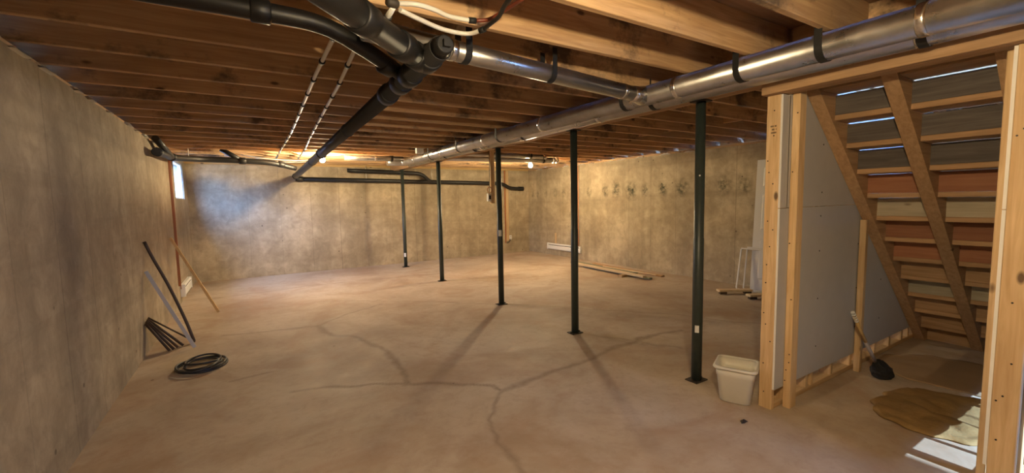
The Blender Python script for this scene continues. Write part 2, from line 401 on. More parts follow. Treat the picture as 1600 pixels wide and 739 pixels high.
def wall_grid_right():
    h = 0.03; y0, y1 = YF, YB; ny = int((y1-y0)/h); nz = int(WT/h)
    Y, Z = np.meshgrid(np.linspace(y0, y1, ny+1), np.linspace(0, WT, nz+1))
    v = np.stack([np.full(Y.size, XR), Y.ravel(), Z.ravel()], 1); i = np.arange(ny*nz); a = (i//ny)*(ny+1)+i % ny
    q = np.stack([a, a+ny+1, a+ny+2, a+1], 1)
    val = np.zeros_like(Y)
    for yc, zc, ry, rz, s in [(10.45,1.70,.05,.09,.6),(10.2,1.69,.05,.08,.6),(9.8,1.70,.06,.10,.55),(9.35,1.70,.07,.12,.65),(9.0,1.73,.08,.12,.7),
                              (8.55,1.72,.10,.15,.75),(8.0,1.72,.08,.13,.7),(7.44,1.71,.09,.13,.85),(7.1,1.74,.11,.17,.9),(6.65,1.70,.13,.17,1.0),
                              (6.25,1.70,.09,.12,.8),(5.8,1.71,.09,.13,.95),(5.35,1.71,.13,.15,.85),(4.9,1.73,.05,.06,.6),(4.5,1.74,.13,.15,.8),(4.14,1.72,.12,.14,.7)]:
        val = np.maximum(val, s*np.clip(1.5-np.sqrt(((Y-yc)/ry)**2+((Z-zc)/rz)**2), 0, 1))
    n = len(v); ex = [(XR+.2, y0, 0), (XR+.2, y1, 0), (XR+.2, y1, WT), (XR+.2, y0, WT)]
    me = bpy.data.meshes.new('wall_right'); me.from_pydata(v.tolist()+ex, [], q.tolist()+[(n, n+1, n+2, n+3), (nz*(ny+1), nz*(ny+1)+ny, n+2, n+3)])
    at_ = me.attributes.new('mould', 'FLOAT', 'POINT'); at_.data.foreach_set('value', np.concatenate([val.ravel(), np.zeros(4)]).astype(np.float32))
    me.materials.append(MAT['conc_r']); me.update()
    return tag(put(bpy.data.objects.new('wall_right', me), None, (0, 0, 0)), kind='structure')
wall_right = wall_grid_right()
O0 = (0, 0, 0)
y0, y1, z0, z1 = WIN1
g = G(); g.box(XL-.2, XL, YF-.2, y0, 0, WT).box(XL-.2, XL, y1, YB+.2, 0, WT).box(XL-.2, XL, y0, y1, 0, z0).box(XL-.2, XL, y0, y1, z1, WT)
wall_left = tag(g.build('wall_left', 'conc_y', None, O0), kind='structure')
wall_back = tag(G().box(XL, XR+.2, YB, YB+.2, 0, WT).build('wall_back', 'conc_x', None, O0), kind='structure')
x0, x1, z0, z1 = WIN2
g = G(); g.box(XL, x0, YF-.2, YF, 0, WT).box(x1, XR+.2, YF-.2, YF, 0, WT).box(x0, x1, YF-.2, YF, 0, z0).box(x0, x1, YF-.2, YF, z1, WT)
wall_front = tag(g.build('wall_front', 'conc_x', None, O0), kind='structure')
# outdoor ground at the sills, so the windows look out over something
tag(G().box(-16, XL-.2, -16, 26, 1.40, 1.50).build('ground_west', 'soil'), kind='structure')
tag(G().box(XL-.2, 20, -16, YF-.2, 1.05, 1.15).build('ground_south', 'soil'), kind='structure')

tag(G().box(-6.1, -6.0, -16, 26, 1.50, 2.95).build('wall_sky_block', 'soil'), kind='structure')  # unseen wall added outside to block low sky light into window_1
# windows
def window(name, axis, a0, a1, z0, z1, c, bars):
    e = empty(name, (c if axis == 'y' else (a0+a1)/2, (a0+a1)/2 if axis == 'y' else c, z0), kind='structure')
    t = 0.022 if axis == 'y' else 0.04
    def bx(p0, p1, q0, q1, th, nm, mt):
        g = G()
        if axis == 'y': g.box(c-th, c+th, p0, p1, q0, q1)
        else: g.box(p0, p1, c-th, c+th, q0, q1)
        return g.build(nm, mt, e)
    bx(a0, a1, z0, z0+t, .025, 'window_sill', 'frost'); bx(a0, a1, z1-t, z1, .025, 'window_head', 'frost')
    bx(a0, a0+t, z0+t, z1-t, .025, 'window_jamb', 'frost'); bx(a1-t, a1, z0+t, z1-t, .025, 'window_jamb', 'frost')
    for bpos in bars: bx(bpos-.015, bpos+.015, z0+t, z1-t, .02, 'mullion', 'frost')
    bx(a0+t, a1-t, z0+t, z1-t, .003, 'pane', 'glass')
window('window_1', 'y', *WIN1, XL-.045, [])
window('window_2', 'x', *WIN2, YF-.12, [(WIN2[0]+WIN2[1])/2])
portal((XL-.16, (WIN1[0]+WIN1[1])/2, (WIN1[2]+WIN1[3])/2), (0, math.radians(-90), 0), WIN1[3]-WIN1[2], WIN1[1]-WIN1[0])
portal(((WIN2[0]+WIN2[1])/2, YF-.16, (WIN2[2]+WIN2[3])/2), (math.radians(90), 0, 0), WIN2[1]-WIN2[0], WIN2[3]-WIN2[2])

# ceiling: subfloor with the stairwell opening, then every joist as a piece of it
SX0, SX1, SY0, SY1 = 3.24, 5.20, 0.525, 1.545
g = G(); t0, t1 = ZS, ZS+.02
g.box(XL-.2, SX0, YF-.2, YB+.2, t0, t1).box(SX1, XR+.2, YF-.2, YB+.2, t0, t1).box(SX0, SX1, YF-.2, SY0, t0, t1).box(SX0, SX1, SY1, YB+.2, t0, t1)
ceiling = tag(g.build('ceiling', 'subfloor', None, O0), kind='structure')
BX0, BX1, BZ0, HZ0 = 3.06, 3.21, 2.305, 2.225      # beam; header over the stair opening
def joist(x0, x1, yf):
    yc = yf-.019
    return G().timber((x0, yc, ZB+JD/2), (x1, yc, ZB+JD/2), (0, 0, 1), JD, .038, .003).build('joist', 'joist_x', ceiling)
jl = joist(XL-.18, 3.20, 2.482); jr = joist(3.07, XR+.18, 2.482+.04)
zo = wl(jl).z
JY = [2.482+.44*k for k in range(-12, 19)]
for yv in JY:
    if abs(yv-2.482) > .01: copy_at(jl, (wl(jl).x, yv-.019, zo), ceiling)
    yr = yv+.04
    if abs(yr-2.522) > .01:
        if SY0-.03 < yr < SY1+.06:      # cut short around the stairwell
            G().timber((SX1+.04, yr-.019, ZB+JD/2), (XR+.18, yr-.019, ZB+JD/2), (0, 0, 1), JD, .038, .003).build('joist', 'joist_x', ceiling)
        else: copy_at(jr, (wl(jr).x, yr-.019, zo), ceiling)
# stairwell trimmers and header
for yy in (SY0-.02, SY1+.02): G().timber((SX0, yy, ZB+JD/2), (SX1+.04, yy, ZB+JD/2), (0,0,1), JD, .038, .003).build('stairwell_trimmer', 'joist_x', ceiling)
G().timber((SX1+.02, SY0, ZB+JD/2), (SX1+.02, SY1, ZB+JD/2), (0,0,1), JD, .038, .003).build('stairwell_header', 'joist_y', ceiling)
G().timber((3.226, SY0, ZB+JD/2), (3.226, SY1, ZB+JD/2), (0,0,1), JD, .026, .003).build('stairwell_header', 'joist_y', ceiling)
# rim boards and sill plates
G().timber((XL-.18, YB+.06, ZB+JD/2), (XR+.18, YB+.06, ZB+JD/2), (0,0,1), JD, .04).build('rim_board', 'rim_x', ceiling)
G().timber((XL-.18, YF-.06, ZB+JD/2), (XR+.18, YF-.06, ZB+JD/2), (0,0,1), JD, .04).build('rim_board', 'rim_x', ceiling)
for xx in (XL-.19, XR+.19): G().timber((xx, YF-.1, ZB+JD/2), (xx, YB+.1, ZB+JD/2), (0,0,1), JD, .04).build('rim_board', 'joist_y', ceiling)
G().timber((XL-.18, YB+.09, WT+.02), (XR+.18, YB+.09, WT+.02), (0,1,0), .14, .04).build('sill_plate', 'rim_x', ceiling)
G().timber((XL-.18, YF-.09, WT+.02), (XR+.18, YF-.09, WT+.02), (0,1,0), .14, .04).build('sill_plate', 'rim_x', ceiling)
for xx in (XL-.09, XR+.09): G().timber((xx, YF-.1, WT+.02), (xx, YB+.1, WT+.02), (1,0,0), .14, .04).build('sill_plate', 'joist_y', ceiling)
# solid blocking between the right-hand joists, diagonal strips between the left-hand ones
for a, b_ in zip(JY[:-1], JY[1:]):
    if b_ < 2.0: continue
    sgn = .05 if int(a*10) % 2 else -.05
    G().timber((5.28+sgn, a+.042, ZB+.14), (5.28+sgn, b_+.04-.04, ZB+.14), (0,0,1), .18, .038, .003).build('blocking', 'joist_y', ceiling)
for i, (a, b_) in enumerate(zip(JY[9:15], JY[10:16])):
    G().timber((1.02, a-.006, ZB+.015), (1.02, b_-.044, ZB+.215), (1,0,0), .06, .02, .002).build('bridging', 'stud_y', ceiling)
    if i != 1: G().timber((1.09, a-.006, ZB+.215), (1.09, b_-.044, ZB+.015), (1,0,0), .06, .02, .002).build('bridging', 'stud_y', ceiling)
# crumpled film showing at the wall tops
def lump(parent, x, y, lx, ly, h, seed):
    rg = random.Random(seed); vs = []; fs = []; nu, nv = 5, 9
    for i in range(nu):
        for j in range(nv):
            u, v = i/(nu-1), j/(nv-1); e = math.sin(math.pi*u)**.6*math.sin(math.pi*v)**.5
            vs.append((x+(u-.5)*lx, y+(v-.5)*ly, WT-.006+h*e*rg.uniform(.55, 1.0)))
    for i in range(nu-1):
        for j in range(nv-1): a = i*nv+j; fs.append((a, a+1, a+nv+1, a+nv))
    k = len(vs); 
    vs += [(v[0], v[1], WT-.012) for v in vs]
    fs += [tuple(k+q for q in reversed(f)) for f in fs]
    mesh_obj('vapour_film', vs, fs, 'gasket', parent)
for i, yy in enumerate([3.05, 3.38, 3.75, 4.3, 4.62, 5.15, 5.9, 6.25, 6.75, 7.25, 7.8, 8.4]):
    lump(wall_left, XL-.012, yy, .09, RNG.uniform(.10, .26), RNG.uniform(.02, .05), i)
for i, yy in enumerate([5.2, 5.75, 6.4, 6.9, 7.3, 7.9, 8.3, 8.9, 9.5, 10.1]):
    lump(wall_right, XR+.02, yy, .10, RNG.uniform(.2, .38), RNG.uniform(.02, .05), 40+i)

# support beam over the posts
beam = empty('support_beam', (3.135, 4, BZ0), 'built-up wooden beam under the joists, running above the steel posts', 'beam')
for i in range(4):
    xc = BX0+.019+i*.0375
    G().timber((xc, 1.66, (BZ0+ZB)/2), (xc, YB-.02, (BZ0+ZB)/2), (0,0,1), ZB-BZ0-.002, .037, .003).build('beam_ply', 'stair_y', beam)
    G().timber((xc, YF+.01, (HZ0+ZB)/2), (xc, 1.659, (HZ0+ZB)/2), (0,0,1), ZB-HZ0-.002, .037, .003).build('header_ply', 'stair_y', beam)
G().timber((3.256, SY0+.005, 2.345), (3.256, SY1-.005, 2.345), (0,0,1), .15, .088, .004).build('ledger', 'stairred_y', beam)

# stair partition walls
def stair_wall(name, y_face, y_back, side, label_extra):
    """framing between y_face and y_back, drywall on the stair side (side=-1: stair at smaller y)"""
    e = empty(name, (3.12, (y_face+y_back)/2, 0), kind='structure')
    yc = (y_face+y_back)/2; d = abs(y_face-y_back)
    G().timber((3.158, yc, .02), (6.12, yc, .02), (0,1,0), d, .04).build('bottom_plate', 'stud_x', e)
    G().timber((3.118, yc, HZ0+.02 if 0 else 2.405), (6.12, yc, 2.405), (0,1,0), d, .04).build('top_plate', 'stud_x', e)
    xs = [3.137, 3.30, 3.64, 3.72, 4.06, 4.42, 4.60, 4.95, 5.30, 5.62, 5.80, 6.10] if side < 0 else [3.137, 3.295, 3.56, 3.90, 4.30, 4.70, 5.10, 5.50, 5.90, 6.10]
    s0 = None
    for i, x in enumerate(xs):
        zt = 2.385 if x > 3.3 else 2.222
        if zt < 2.3: G().timber((x, yc, .04 if i else 0.0), (x, yc, 2.222), (0,1,0), d, .038).build('stud', 'stud_z', e)
        elif s0 is None: s0 = G().timber((x, yc, .04), (x, yc, 2.385), (0,1,0), d, .038).build('stud', 'stud_z', e)
        else: copy_at(s0, (x, yc, .04), e)
    # drywall: lower and upper sheet
    ya, yb = (y_face-.0135, y_face-.0005) if side < 0 else (y_face+.0005, y_face+.0135)
    for za, zb_, xa in ((.15, 1.448, 3.122), (1.452, 2.36, 3.122)):
        zc0 = zb_
        g = G()
        if zb_ > 2: g.box(xa+.002, BX0+.16, ya, yb, za, HZ0-.004); g.box(BX1+.002, 6.1, ya, yb, za, zb_)
        else: g.box(xa+.002, 6.1, ya, yb, za, zb_)
        sh = g.build('drywall_sheet', 'drywall', e)
        G().box(xa, xa+.002, ya, yb, za+.001, min(zb_, HZ0-.004)-.001).build('cut_edge', 'gypsum', sh)
    # screws
    sc = None
    for x in xs[1::2]:
        for z in (.35, .75, 1.1, 1.38, 1.52, 1.9, 2.18):
            ys = ya-.001 if side < 0 else yb+.001
            P = (x+RNG.uniform(-.006, .006), ys, z+RNG.uniform(-.04, .04))
            if sc is None: sc = G().lathe([(.006, 0), (.006, .002)], P, (0, -1, 0), 8).build('screw', 'screw', e, P)
            else: copy_at(sc, P, e)
    return e
wf = stair_wall('wall_stair_far', 1.56, 1.65, -1, 'far')
wn = stair_wall('wall_stair_near', .51, .415, 1, 'near')
# jamb studs standing in front of the drywall, carrying the ledger; nail heads as geometry
def jamb(y0, y1, x0, parent, ztop=2.268):
    yc, xc = (y0+y1)/2, x0+.045
    o = G().timber((xc, yc, 0), (xc, yc, ztop), (0,1,0), y1-y0, .09).build('jamb_stud', 'stud_z', parent)
    return o
jb = jamb(1.496, 1.545, 3.243, wf); jn = jamb(.527, .567, 3.243, wn)
def nails(parent, xface, ylo, yhi, zs):
    pr = None
    for z in zs:
        P = (xface-.001, RNG.uniform(ylo, yhi), z)
        if pr is None: pr = G().lathe([(.0045, 0), (.0045, .002)], P, (-1, 0, 0), 8).build('nail', 'screw', parent, P)
        else: copy_at(pr, P, parent)
nails(wf, 3.118, 1.575, 1.635, [.12, .33, .5, .62, .7, .92, 1.05, 1.18, 1.3, 1.36, 1.62, 1.7, 1.78, 1.95, 2.12])
nails(wf, 3.243, 1.505, 1.535, [.2, .28, .34, .4, .8, 1.2, 1.7, 2.1])
nails(wn, 3.118, .43, .495, [.3, .5, .53, .7, 1.0, 1.3, 1.75, 1.8, 1.83, 2.05])
# lumber grade stamp, unreadable ink ticks on the end stud
mk = None
for i in range(9):
    for j in range(3):
        if RNG.random() < .25: continue
        P = (3.1175, 1.585+i*.0045, 1.965+j*.022)
        if mk is None: mk = G().box(P[0]-.0006, P[0]+.0003, P[1]-.0014, P[1]+.0014, P[2], P[2]+.011).build('ink_mark', 'rod', wf, P)
        else: copy_at(mk, P, wf)
# short stud propping the far stringer
G().timber((4.435, 1.515, 0), (4.435, 1.515, 1.318), (0,1,0), .046, .05).build('prop_stud', 'stud_z', wf)

# upper hall around the stairwell (only daylight slits show)
g = G(); zt = 5.0
g.box(SX0-.1, SX0, SY0-.1, SY1+.1, ZS+.02, zt).box(SX1+.04, SX1+.14, SY0-.1, SY1+.1, ZS+.02, zt)
g.box(SX0, SX1+.04, SY0-.1, SY0, ZS+.02, zt).box(SX0, SX1+.04, SY1, SY1+.1, ZS+.02, zt)
tag(g.build('wall_upper_hall', 'upper'), kind='structure')

# ================================================================== STAIRCASE
RISE, RUN = 0.19, 0.2105
stair = empty('staircase', (4.7, 1.04, 0), 'unfinished wooden staircase seen from underneath, behind the stud opening', 'staircase')
def tx(k): return 3.67+RUN*k          # back edge of tread k
def tz(k): return 2.110-RISE*k        # top of tread k
def under(x): return 2.241-.9026*(x-3.44)
KS = range(-2, 11)
poly = []
# bottom line, then the saw-tooth from the foot to the top
x_foot = 3.44+2.241/.9026
poly = [(3.305, under(3.305)), (x_foot, 0.001), (tx(10)+RUN+.02, 0.001), (tx(10)+RUN+.02, tz(10)-.039)]
for k in reversed(list(KS)):
    poly.append((tx(k)+.032, tz(k)-.039))
    if k > -2: poly.append((tx(k)+.032, tz(k-1)-.039))
poly.append((3.305, tz(-2)-.039))
for (ya, yb) in ((1.46, 1.541), (1.04, 1.12), (.572, .64)):
    # split into convex strips so the faces stay clean
    g = G(); n = len(poly)
    cols = sorted(set([3.305]+[tx(k)+.032 for k in KS]+[x_foot, tx(10)+RUN+.02]))
    def top_at(x):
        for k in KS:
            lo = tx(k)+.032; hi = tx(k)+.032+RUN
            if lo-1e-6 <= x < hi-1e-6: return tz(k)-.039
        return tz(-2)-.039
    for a, b_ in zip(cols[:-1], cols[1:]):
        t = top_at((a+b_)/2); g.prism([(a, max(.001, under(a))), (b_, max(.001, under(b_))), (b_, t), (a, t)], 'y', ya, yb)
    g.build('stringer', 'stair_x', stair)
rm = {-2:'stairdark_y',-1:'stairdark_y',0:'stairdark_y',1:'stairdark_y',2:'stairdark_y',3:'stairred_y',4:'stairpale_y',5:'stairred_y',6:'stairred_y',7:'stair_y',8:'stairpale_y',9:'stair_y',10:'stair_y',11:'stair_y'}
for k in KS:
    tr_ = G().timber((tx(k)+(RUN+.035)/2, .530, tz(k)-.019), (tx(k)+(RUN+.035)/2, 1.5425, tz(k)-.019), (1,0,0), RUN+.035, .038, .004).build('tread', 'stair_y', stair)
for k in list(KS)+[11]:
    # riser standing on tread k (k=11: on the floor)
    zlo = tz(k) if k < 11 else 0.002; zhi = tz(k-1)-.038 if k > -2 else 2.66
    gap = {-1: .016, 0: .012, 1: .012, 2: .008}.get(k, .003)
    xr = tx(k)+.013
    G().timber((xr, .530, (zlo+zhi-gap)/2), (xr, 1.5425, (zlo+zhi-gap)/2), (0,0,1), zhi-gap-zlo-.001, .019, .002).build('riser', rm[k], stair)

# ================================================================== STEEL POSTS
post_y = [9.971, 7.728, 5.434, 3.747, 2.174]
post_lab = ['dark green steel post farthest back, nearest the concrete back wall', 'dark green steel post second from the back wall',
            'dark green steel post in the middle of the row of five', 'dark green steel post second nearest, with its base left of the bucket',
            'nearest dark green steel post, standing beside the white bucket']
for i, y in enumerate(post_y):
    p = empty('steel_post', (3.133, y, 0), post_lab[i], 'post', 'steel posts under the beam')
    if i == 0:
        sh = G().lathe([(.0415, .008), (.0415, 1.2), (.0385, 1.205), (.0385, BZ0-.01)], (3.133, y, 0), n=28).build('shaft', 'post', p)
        bp_ = G().box(3.133-.075, 3.133+.075, y-.055, y+.055, .0005, .009).build('base_plate', 'plate', p)
        cp_ = G().box(3.133-.06, 3.133+.06, y-.06, y+.06, BZ0-.011, BZ0-.001).build('cap_plate', 'plate', p)
        bo_ = G().lathe([(.012, 0), (.012, .010), (.007, .013)], (3.133-.06, y, .009), n=8).build('bolt', 'plate', p)
        copy_at(bo_, (3.133+.06, y, .009), p); parts = (sh, bp_, cp_, bo_)
    else:
        for q in parts:
            w0 = wl(q); copy_at(q, (w0.x, w0.y-post_y[0]+y, w0.z), p)
        copy_at(parts[3], (3.133+.06, y, .009), p)
    zst = [.25, None, 1.02, None, .42][i]
    if zst:
        vs = []; fs = []
        for q, a in enumerate(np.linspace(math.radians(205 if i < 4 else 190), math.radians(275 if i < 4 else 235), 5)):
            for zz in (zst, zst+(.09 if i < 4 else .06)): vs.append((3.133+.0422*math.cos(a), y+.0422*math.sin(a), zz))
        for q in range(4): fs.append((2*q, 2*q+2, 2*q+3, 2*q+1))
        st_ = mesh_obj('sticker', vs, fs, 'sticker', p); st_['label'] = 'small white paper sticker'
    if i == 4:
        a = math.radians(215); P = (3.133+.0385*math.cos(a), y+.0385*math.sin(a), 1.71)
        G().lathe([(.007, 0), (.007, .004), (.003, .006)], P, (math.cos(a), math.sin(a), 0), 8).build('pin', 'sticker', p)

# ================================================================== DUCTS
def duct(name, label, pts, r, mat='duct', seams=(), straps=(), caps=True):
    e = empty(name, Vector(pts[0])-Vector((0, 0, r)), label, 'duct')
    G().tube(pts, r, 28).build('duct_tube', mat, e)
    P = [Vector(p) for p in pts]
    tot = [0]
    for a, b_ in zip(P[:-1], P[1:]): tot.append(tot[-1]+(b_-a).length)
    def at_(s):
        for i in range(len(P)-1):
            if s <= tot[i+1] or i == len(P)-2:
                t = (s-tot[i])/(tot[i+1]-tot[i]); return P[i].lerp(P[i+1], t), (P[i+1]-P[i]).normalized()
    for s in seams:
        c, d = at_(s); G().tube([c-d*.02, c-d*.008, c+d*.008, c+d*.02], [r+.001, r+.004, r+.004, r+.001], 28).build('seam_ring', 'foil', e)
    for s in straps:
        c, d = at_(s); side = d.cross(Vector((0, 0, 1))).normalized(); vs = []; fs = []; wv = d*.02
        prof = []
        for a in np.linspace(math.radians(176), math.radians(364), 17): prof.append(c+side*(math.cos(a)*(r+.003))+Vector((0,0,1))*(math.sin(a)*(r+.003)))
        topz = ZB+.07
        s1, s2 = prof[0].copy(), prof[-1].copy(); s1.z = topz; s2.z = topz
        prof = [s1]+prof+[s2]
        for i, q in enumerate(prof):
            out = (q-c); out.z *= 1; out = out.normalized()*.0025
            vs += [q-wv, q+wv, q+wv+out, q-wv+out]
            if i:
                b0 = (i-1)*4; b1 = i*4
                for k in range(4): fs.append((b0+k, b0+(k+1) % 4, b1+(k+1) % 4, b1+k))
        fs += [(3, 2, 1, 0), (len(vs)-4, len(vs)-3, len(vs)-2, len(vs)-1)]
        mesh_obj('strap', vs, fs, 'rubber', e)
    return e
D1, D2, RD = (2.757, 2.349), (2.926, 2.343), 0.076
d1 = duct('main_air_duct', 'long round galvanised duct along the beam, the one facing the branch duct',
     [(D1[0], -1.5, D1[1]), (D1[0], 8.45, D1[1])]+[(D1[0]-.12+.12*math.cos(a), 8.45+.12*math.sin(a), D1[1]) for a in np.linspace(.3, 1.57, 5)]+[(2.4, 8.57, D1[1])], RD,
     seams=(2.25, 3.6, 5.3, 6.6, 8.1, 9.4), straps=(2.66, 3.12, 4.1, 6.2, 7.4, 8.55))
d2 = duct('parallel_air_duct', 'round galvanised duct squeezed between the main duct and the wooden beam',
     [(D2[0], -1.5, D2[1]), (D2[0], 8.75, D2[1])], RD, seams=(2.3, 4.6, 7.0), straps=(2.29, 3.95, 5.9, 7.2, 8.3))
br = duct('branch_air_duct', 'narrower shiny duct branching off left towards the black drain fittings',
     [(.52, 2.165, 2.372), (2.60, 2.385, 2.343)], .055, seams=(.48, 1.95), straps=(.56, 1.2))
# flared take-off joining the main duct
c0, c1 = Vector((2.56, 2.38, 2.343)), Vector((2.70, 2.40, 2.345))
G().tube([c0, lerp(c0, c1, .45), c1], [.058, .062, .074], 24).build('takeoff_collar', 'foil', br)
duct('back_cross_duct', 'thin round duct crossing right of the beam, nearer of the two at the back', [(3.215, 7.03, 2.385), (5.05, 7.0, 2.385)], .04, seams=(1.9,), straps=(1.55,))
duct('back_feed_duct', 'wider round duct right of the beam ending close to the right-hand bulb', [(3.215, 7.53, 2.362), (5.52, 7.32, 2.362)], .06, seams=(2.36, 2.44), straps=(2.1,))
duct('left_feed_duct', 'round duct running left from the far end of the main duct', [(1.55, 8.25, 2.375), (2.62, 8.25, 2.375)], .05, seams=(.55,), straps=(.85,))

# ================================================================== DRAIN PIPES
R4 = .055
mp = empty('main_drain_pipe', (.85, 4, 2.15), 'long black drain pipe under the joists, sloping to the back wall', 'pipe')
A0, A1 = Vector((.815, 1.93, 2.26)), Vector((.905, 10.30, 2.135))
G().tube([A0, A1], R4, 24).build('pipe_run', 'abs', mp)
dirn = (A1-A0).normalized()
def coupling(parent, c, d, r, ln=.05, nm='coupling'):
    c = Vector(c); d = Vector(d).normalized()
    return G().tube([c-d*ln, c-d*(ln-.006), c+d*(ln-.006), c+d*ln], [r+.003, r+.010, r+.010, r+.003], 24).build(nm, 'abs', parent)
for t in (.02, .055, .075, .11, .5, .985): coupling(mp, A0+(A1-A0)*t, dirn, R4, .045)
# clean-out plug facing the room
cl = G().tube([A0-dirn*.06, A0-dirn*.055, A0-dirn*.02, A0+dirn*.005], [.036, .043, .043, R4], 24).build('cleanout_hub', 'abs', mp)
G().box(A0.x-.016, A0.x+.016, A0.y-.082, A0.y-.058, A0.z-.016, A0.z+.016).build('cleanout_plug', 'abs', cl)
# thick upper branch (45 degrees) and its couplings
B0, B1 = Vector((-.25, 1.06, 2.235)), Vector((.835, 2.175, 2.262))
G().tube([B0, B1], R4, 24).build('branch_pipe', 'abs', mp)
bd = (B1-B0).normalized()
for t in (.62, .83, .93): coupling(mp, B0.lerp(B1, t), bd, R4, .05)
# second branch from the left
pts = bez([(-.94, 2.30, 2.395), (-.4, 2.26, 2.395), (.08, 2.235, 2.392), (.35, 2.25, 2.385), (.56, 2.33, 2.335), (.845, 2.50, 2.262)], 6)
G().tube(pts, .041, 20).build('side_branch_pipe', 'abs', mp)
coupling(mp, (.70, 2.42, 2.293), (.32, .17, -.068), .041, .04)
coupling(mp, (.10, 2.235, 2.392), (1, -.0, 0), .041, .04)
# hangers
for t in (.28, .62):
    c = A0.lerp(A1, t); G().tube([(c.x+math.cos(a)*(R4+.003), c.y, c.z+math.sin(a)*(R4+.003)) for a in np.linspace(0, 2*math.pi, 20)[:-1]], .004, 6, True).build('hanger', 'rubber', mp)

wd = empty('wall_drain_pipe', (1, 10.56, 2.05), 'black drain pipe running level along the concrete back wall', 'pipe')
pts = [(.93, 10.56, 2.10), (6.02, 10.56, 2.02)]+bez([(6.1, 10.56, 2.015), (6.25, 10.56, 1.98), (6.42, 10.56, 1.90), (6.6, 10.56, 1.875), (6.75, 10.56, 1.87)], 4)
G().tube(pts, .05, 20).build('pipe_run', 'abs', wd)
coupling(wd, (6.82, 10.56, 1.87), (1, 0, 0), .05, .09); coupling(wd, (6.05, 10.56, 2.018), (1, 0, -.02), .05, .05); coupling(wd, (1.02, 10.56, 2.097), (1, 0, 0), .05, .06)
for x in (2.45, 4.1): G().tube([(x, 10.56, 2.09), (x, 10.6, ZB)], .008, 8).build('hanger_strap', 'wire', wd)
up_ = G().tube(bez([(2.0, 10.42, 2.30), (3.3, 10.44, 2.27), (3.75, 10.47, 2.24), (3.95, 10.52, 2.12), (4.05, 10.56, 2.06)], 5), .045, 18).build('feeder_pipe', 'abs', wd)

cpipe = empty('corner_drain_pipe', (-.5, 8.4, 2.26), 'black drain pipe high in the far left corner, bending along the left wall', 'pipe')
pts = bez([(-.90, 6.72, 2.215), (-.90, 7.3, 2.235), (-.86, 7.85, 2.25), (-.62, 8.38, 2.285), (-.1, 8.52, 2.29), (.40, 8.62, 2.27), (.79, 8.80, 2.20)], 6)
G().tube(pts, .045, 18).build('pipe_run', 'abs', cpipe)
G().tube([(-.87, 7.70, 2.245), (-.93, 6.95, 2.40)], .04, 16).build('riser_arm', 'abs', cpipe)
G().tube([(-.03, 8.53, 2.285), (-.32, 8.50, 2.47)], .04, 16).build('riser_arm', 'abs', cpipe)
for c, d in (((-.90, 6.80, 2.217), (0, 1, .03)), ((-.87, 7.75, 2.247), (.1, 1, .03)), ((-.03, 8.53, 2.287), (1, .2, 0)), ((.55, 8.68, 2.255), (1, .4, -.15))): coupling(cpipe, c, d, .045, .05)
G().tube([(-.72, 8.2, 2.27), (-.72, 8.2, ZB+.1)], .006, 8).build('hanger_strap', 'wire', cpipe)

# water pipes
def water_pipe(label, pts, r=.0115):
    e = empty('water_pipe', pts[0], label, 'pipe', 'white water pipes clipped under the joists')
    P = [Vector(p) for p in pts]; G().tube(P, r, 12).build('tube', 'pex', e)
    cl0 = None
    for yv in JY:
        for a, b_ in zip(P[:-1], P[1:]):
            yc = yv-.019
            if a.y <= yc < b_.y:
                t = (yc-a.y)/(b_.y-a.y); c = a.lerp(b_, t)
                if cl0 is None: cl0 = G().tube([(c.x, c.y-.017, c.z), (c.x, c.y+.017, c.z)], r+.007, 12).box(c.x-.006, c.x+.006, c.y-.010, c.y+.010, c.z+.004, ZB-.0005).build('pipe_clip', 'rubber', e, c)
                else: copy_at(cl0, c, e)
                break
water_pipe('white water pipe under the joists, left one of the parallel pair', [(.437, 2.31, 2.413), (.445, 3.2, 2.413), (.475, 4.5, 2.413), (.505, 6.0, 2.413), (.51, 9.2, 2.413)])
water_pipe('white water pipe under the joists, right one nearer the black drain', [(.565, 2.47, 2.413), (.625, 3.4, 2.413), (.672, 4.5, 2.413), (.755, 6.3, 2.413), (.84, 7.8, 2.413), (.88, 9.2, 2.413)])
h = empty('flexible_hose', (.57, 1.87, 2.38), 'upper white flexible water hose ending at a red pipe', 'hose')
G().tube(bez([(.575, 1.885, 2.392), (.67, 1.844, 2.392), (.76, 1.855, 2.392), (.84, 1.885, 2.392), (.946, 1.881, 2.392)], 6), .0105, 12).build('hose_tube', 'pex', h)
G().tube([(.94, 1.881, 2.392), (.975, 1.875, 2.394)], .014, 12).build('crimp_ring', 'rubber', h)
G().tube(bez([(.97, 1.875, 2.394), (1.03, 1.84, 2.40), (1.07, 1.75, 2.42), (1.08, 1.62, 2.42)], 5), .009, 12).build('red_tube', 'redpipe', h)
h = empty('flexible_hose', (.57, 1.85, 2.36), 'lower white flexible water hose curving into a black tube', 'hose')
G().tube(bez([(.612, 1.88, 2.37), (.697, 1.922, 2.37), (.851, 1.985, 2.37), (.979, 1.979, 2.37), (1.022, 1.90, 2.37)], 6), .0105, 12).build('hose_tube', 'pex', h)
G().tube([(1.018, 1.915, 2.37), (1.026, 1.885, 2.37)], .014, 12).build('crimp_ring', 'rubber', h)
G().tube(bez([(1.024, 1.89, 2.37), (1.022, 1.80, 2.37), (1.015, 1.723, 2.37), (.973, 1.57, 2.37), (.95, 1.3, 2.38)], 6), .010, 12).build('black_tube', 'abs', h)
v_ = empty('water_valve', (.585, 1.87, 2.36), 'small brass-black shut-off valve where the white hoses start', 'valve')
G().lathe([(.013, 0), (.02, .01), (.02, .045), (.013, .055)], (.545, 1.855, 2.382), (1, 0.1, 0), 14).build('valve_body', 'plate', v_)
G().tube([(.575, 1.86, 2.365), (.57, 1.93, 2.35), (.60, 2.02, 2.352)], .012, 12).build('valve_stub', 'pex', v_)
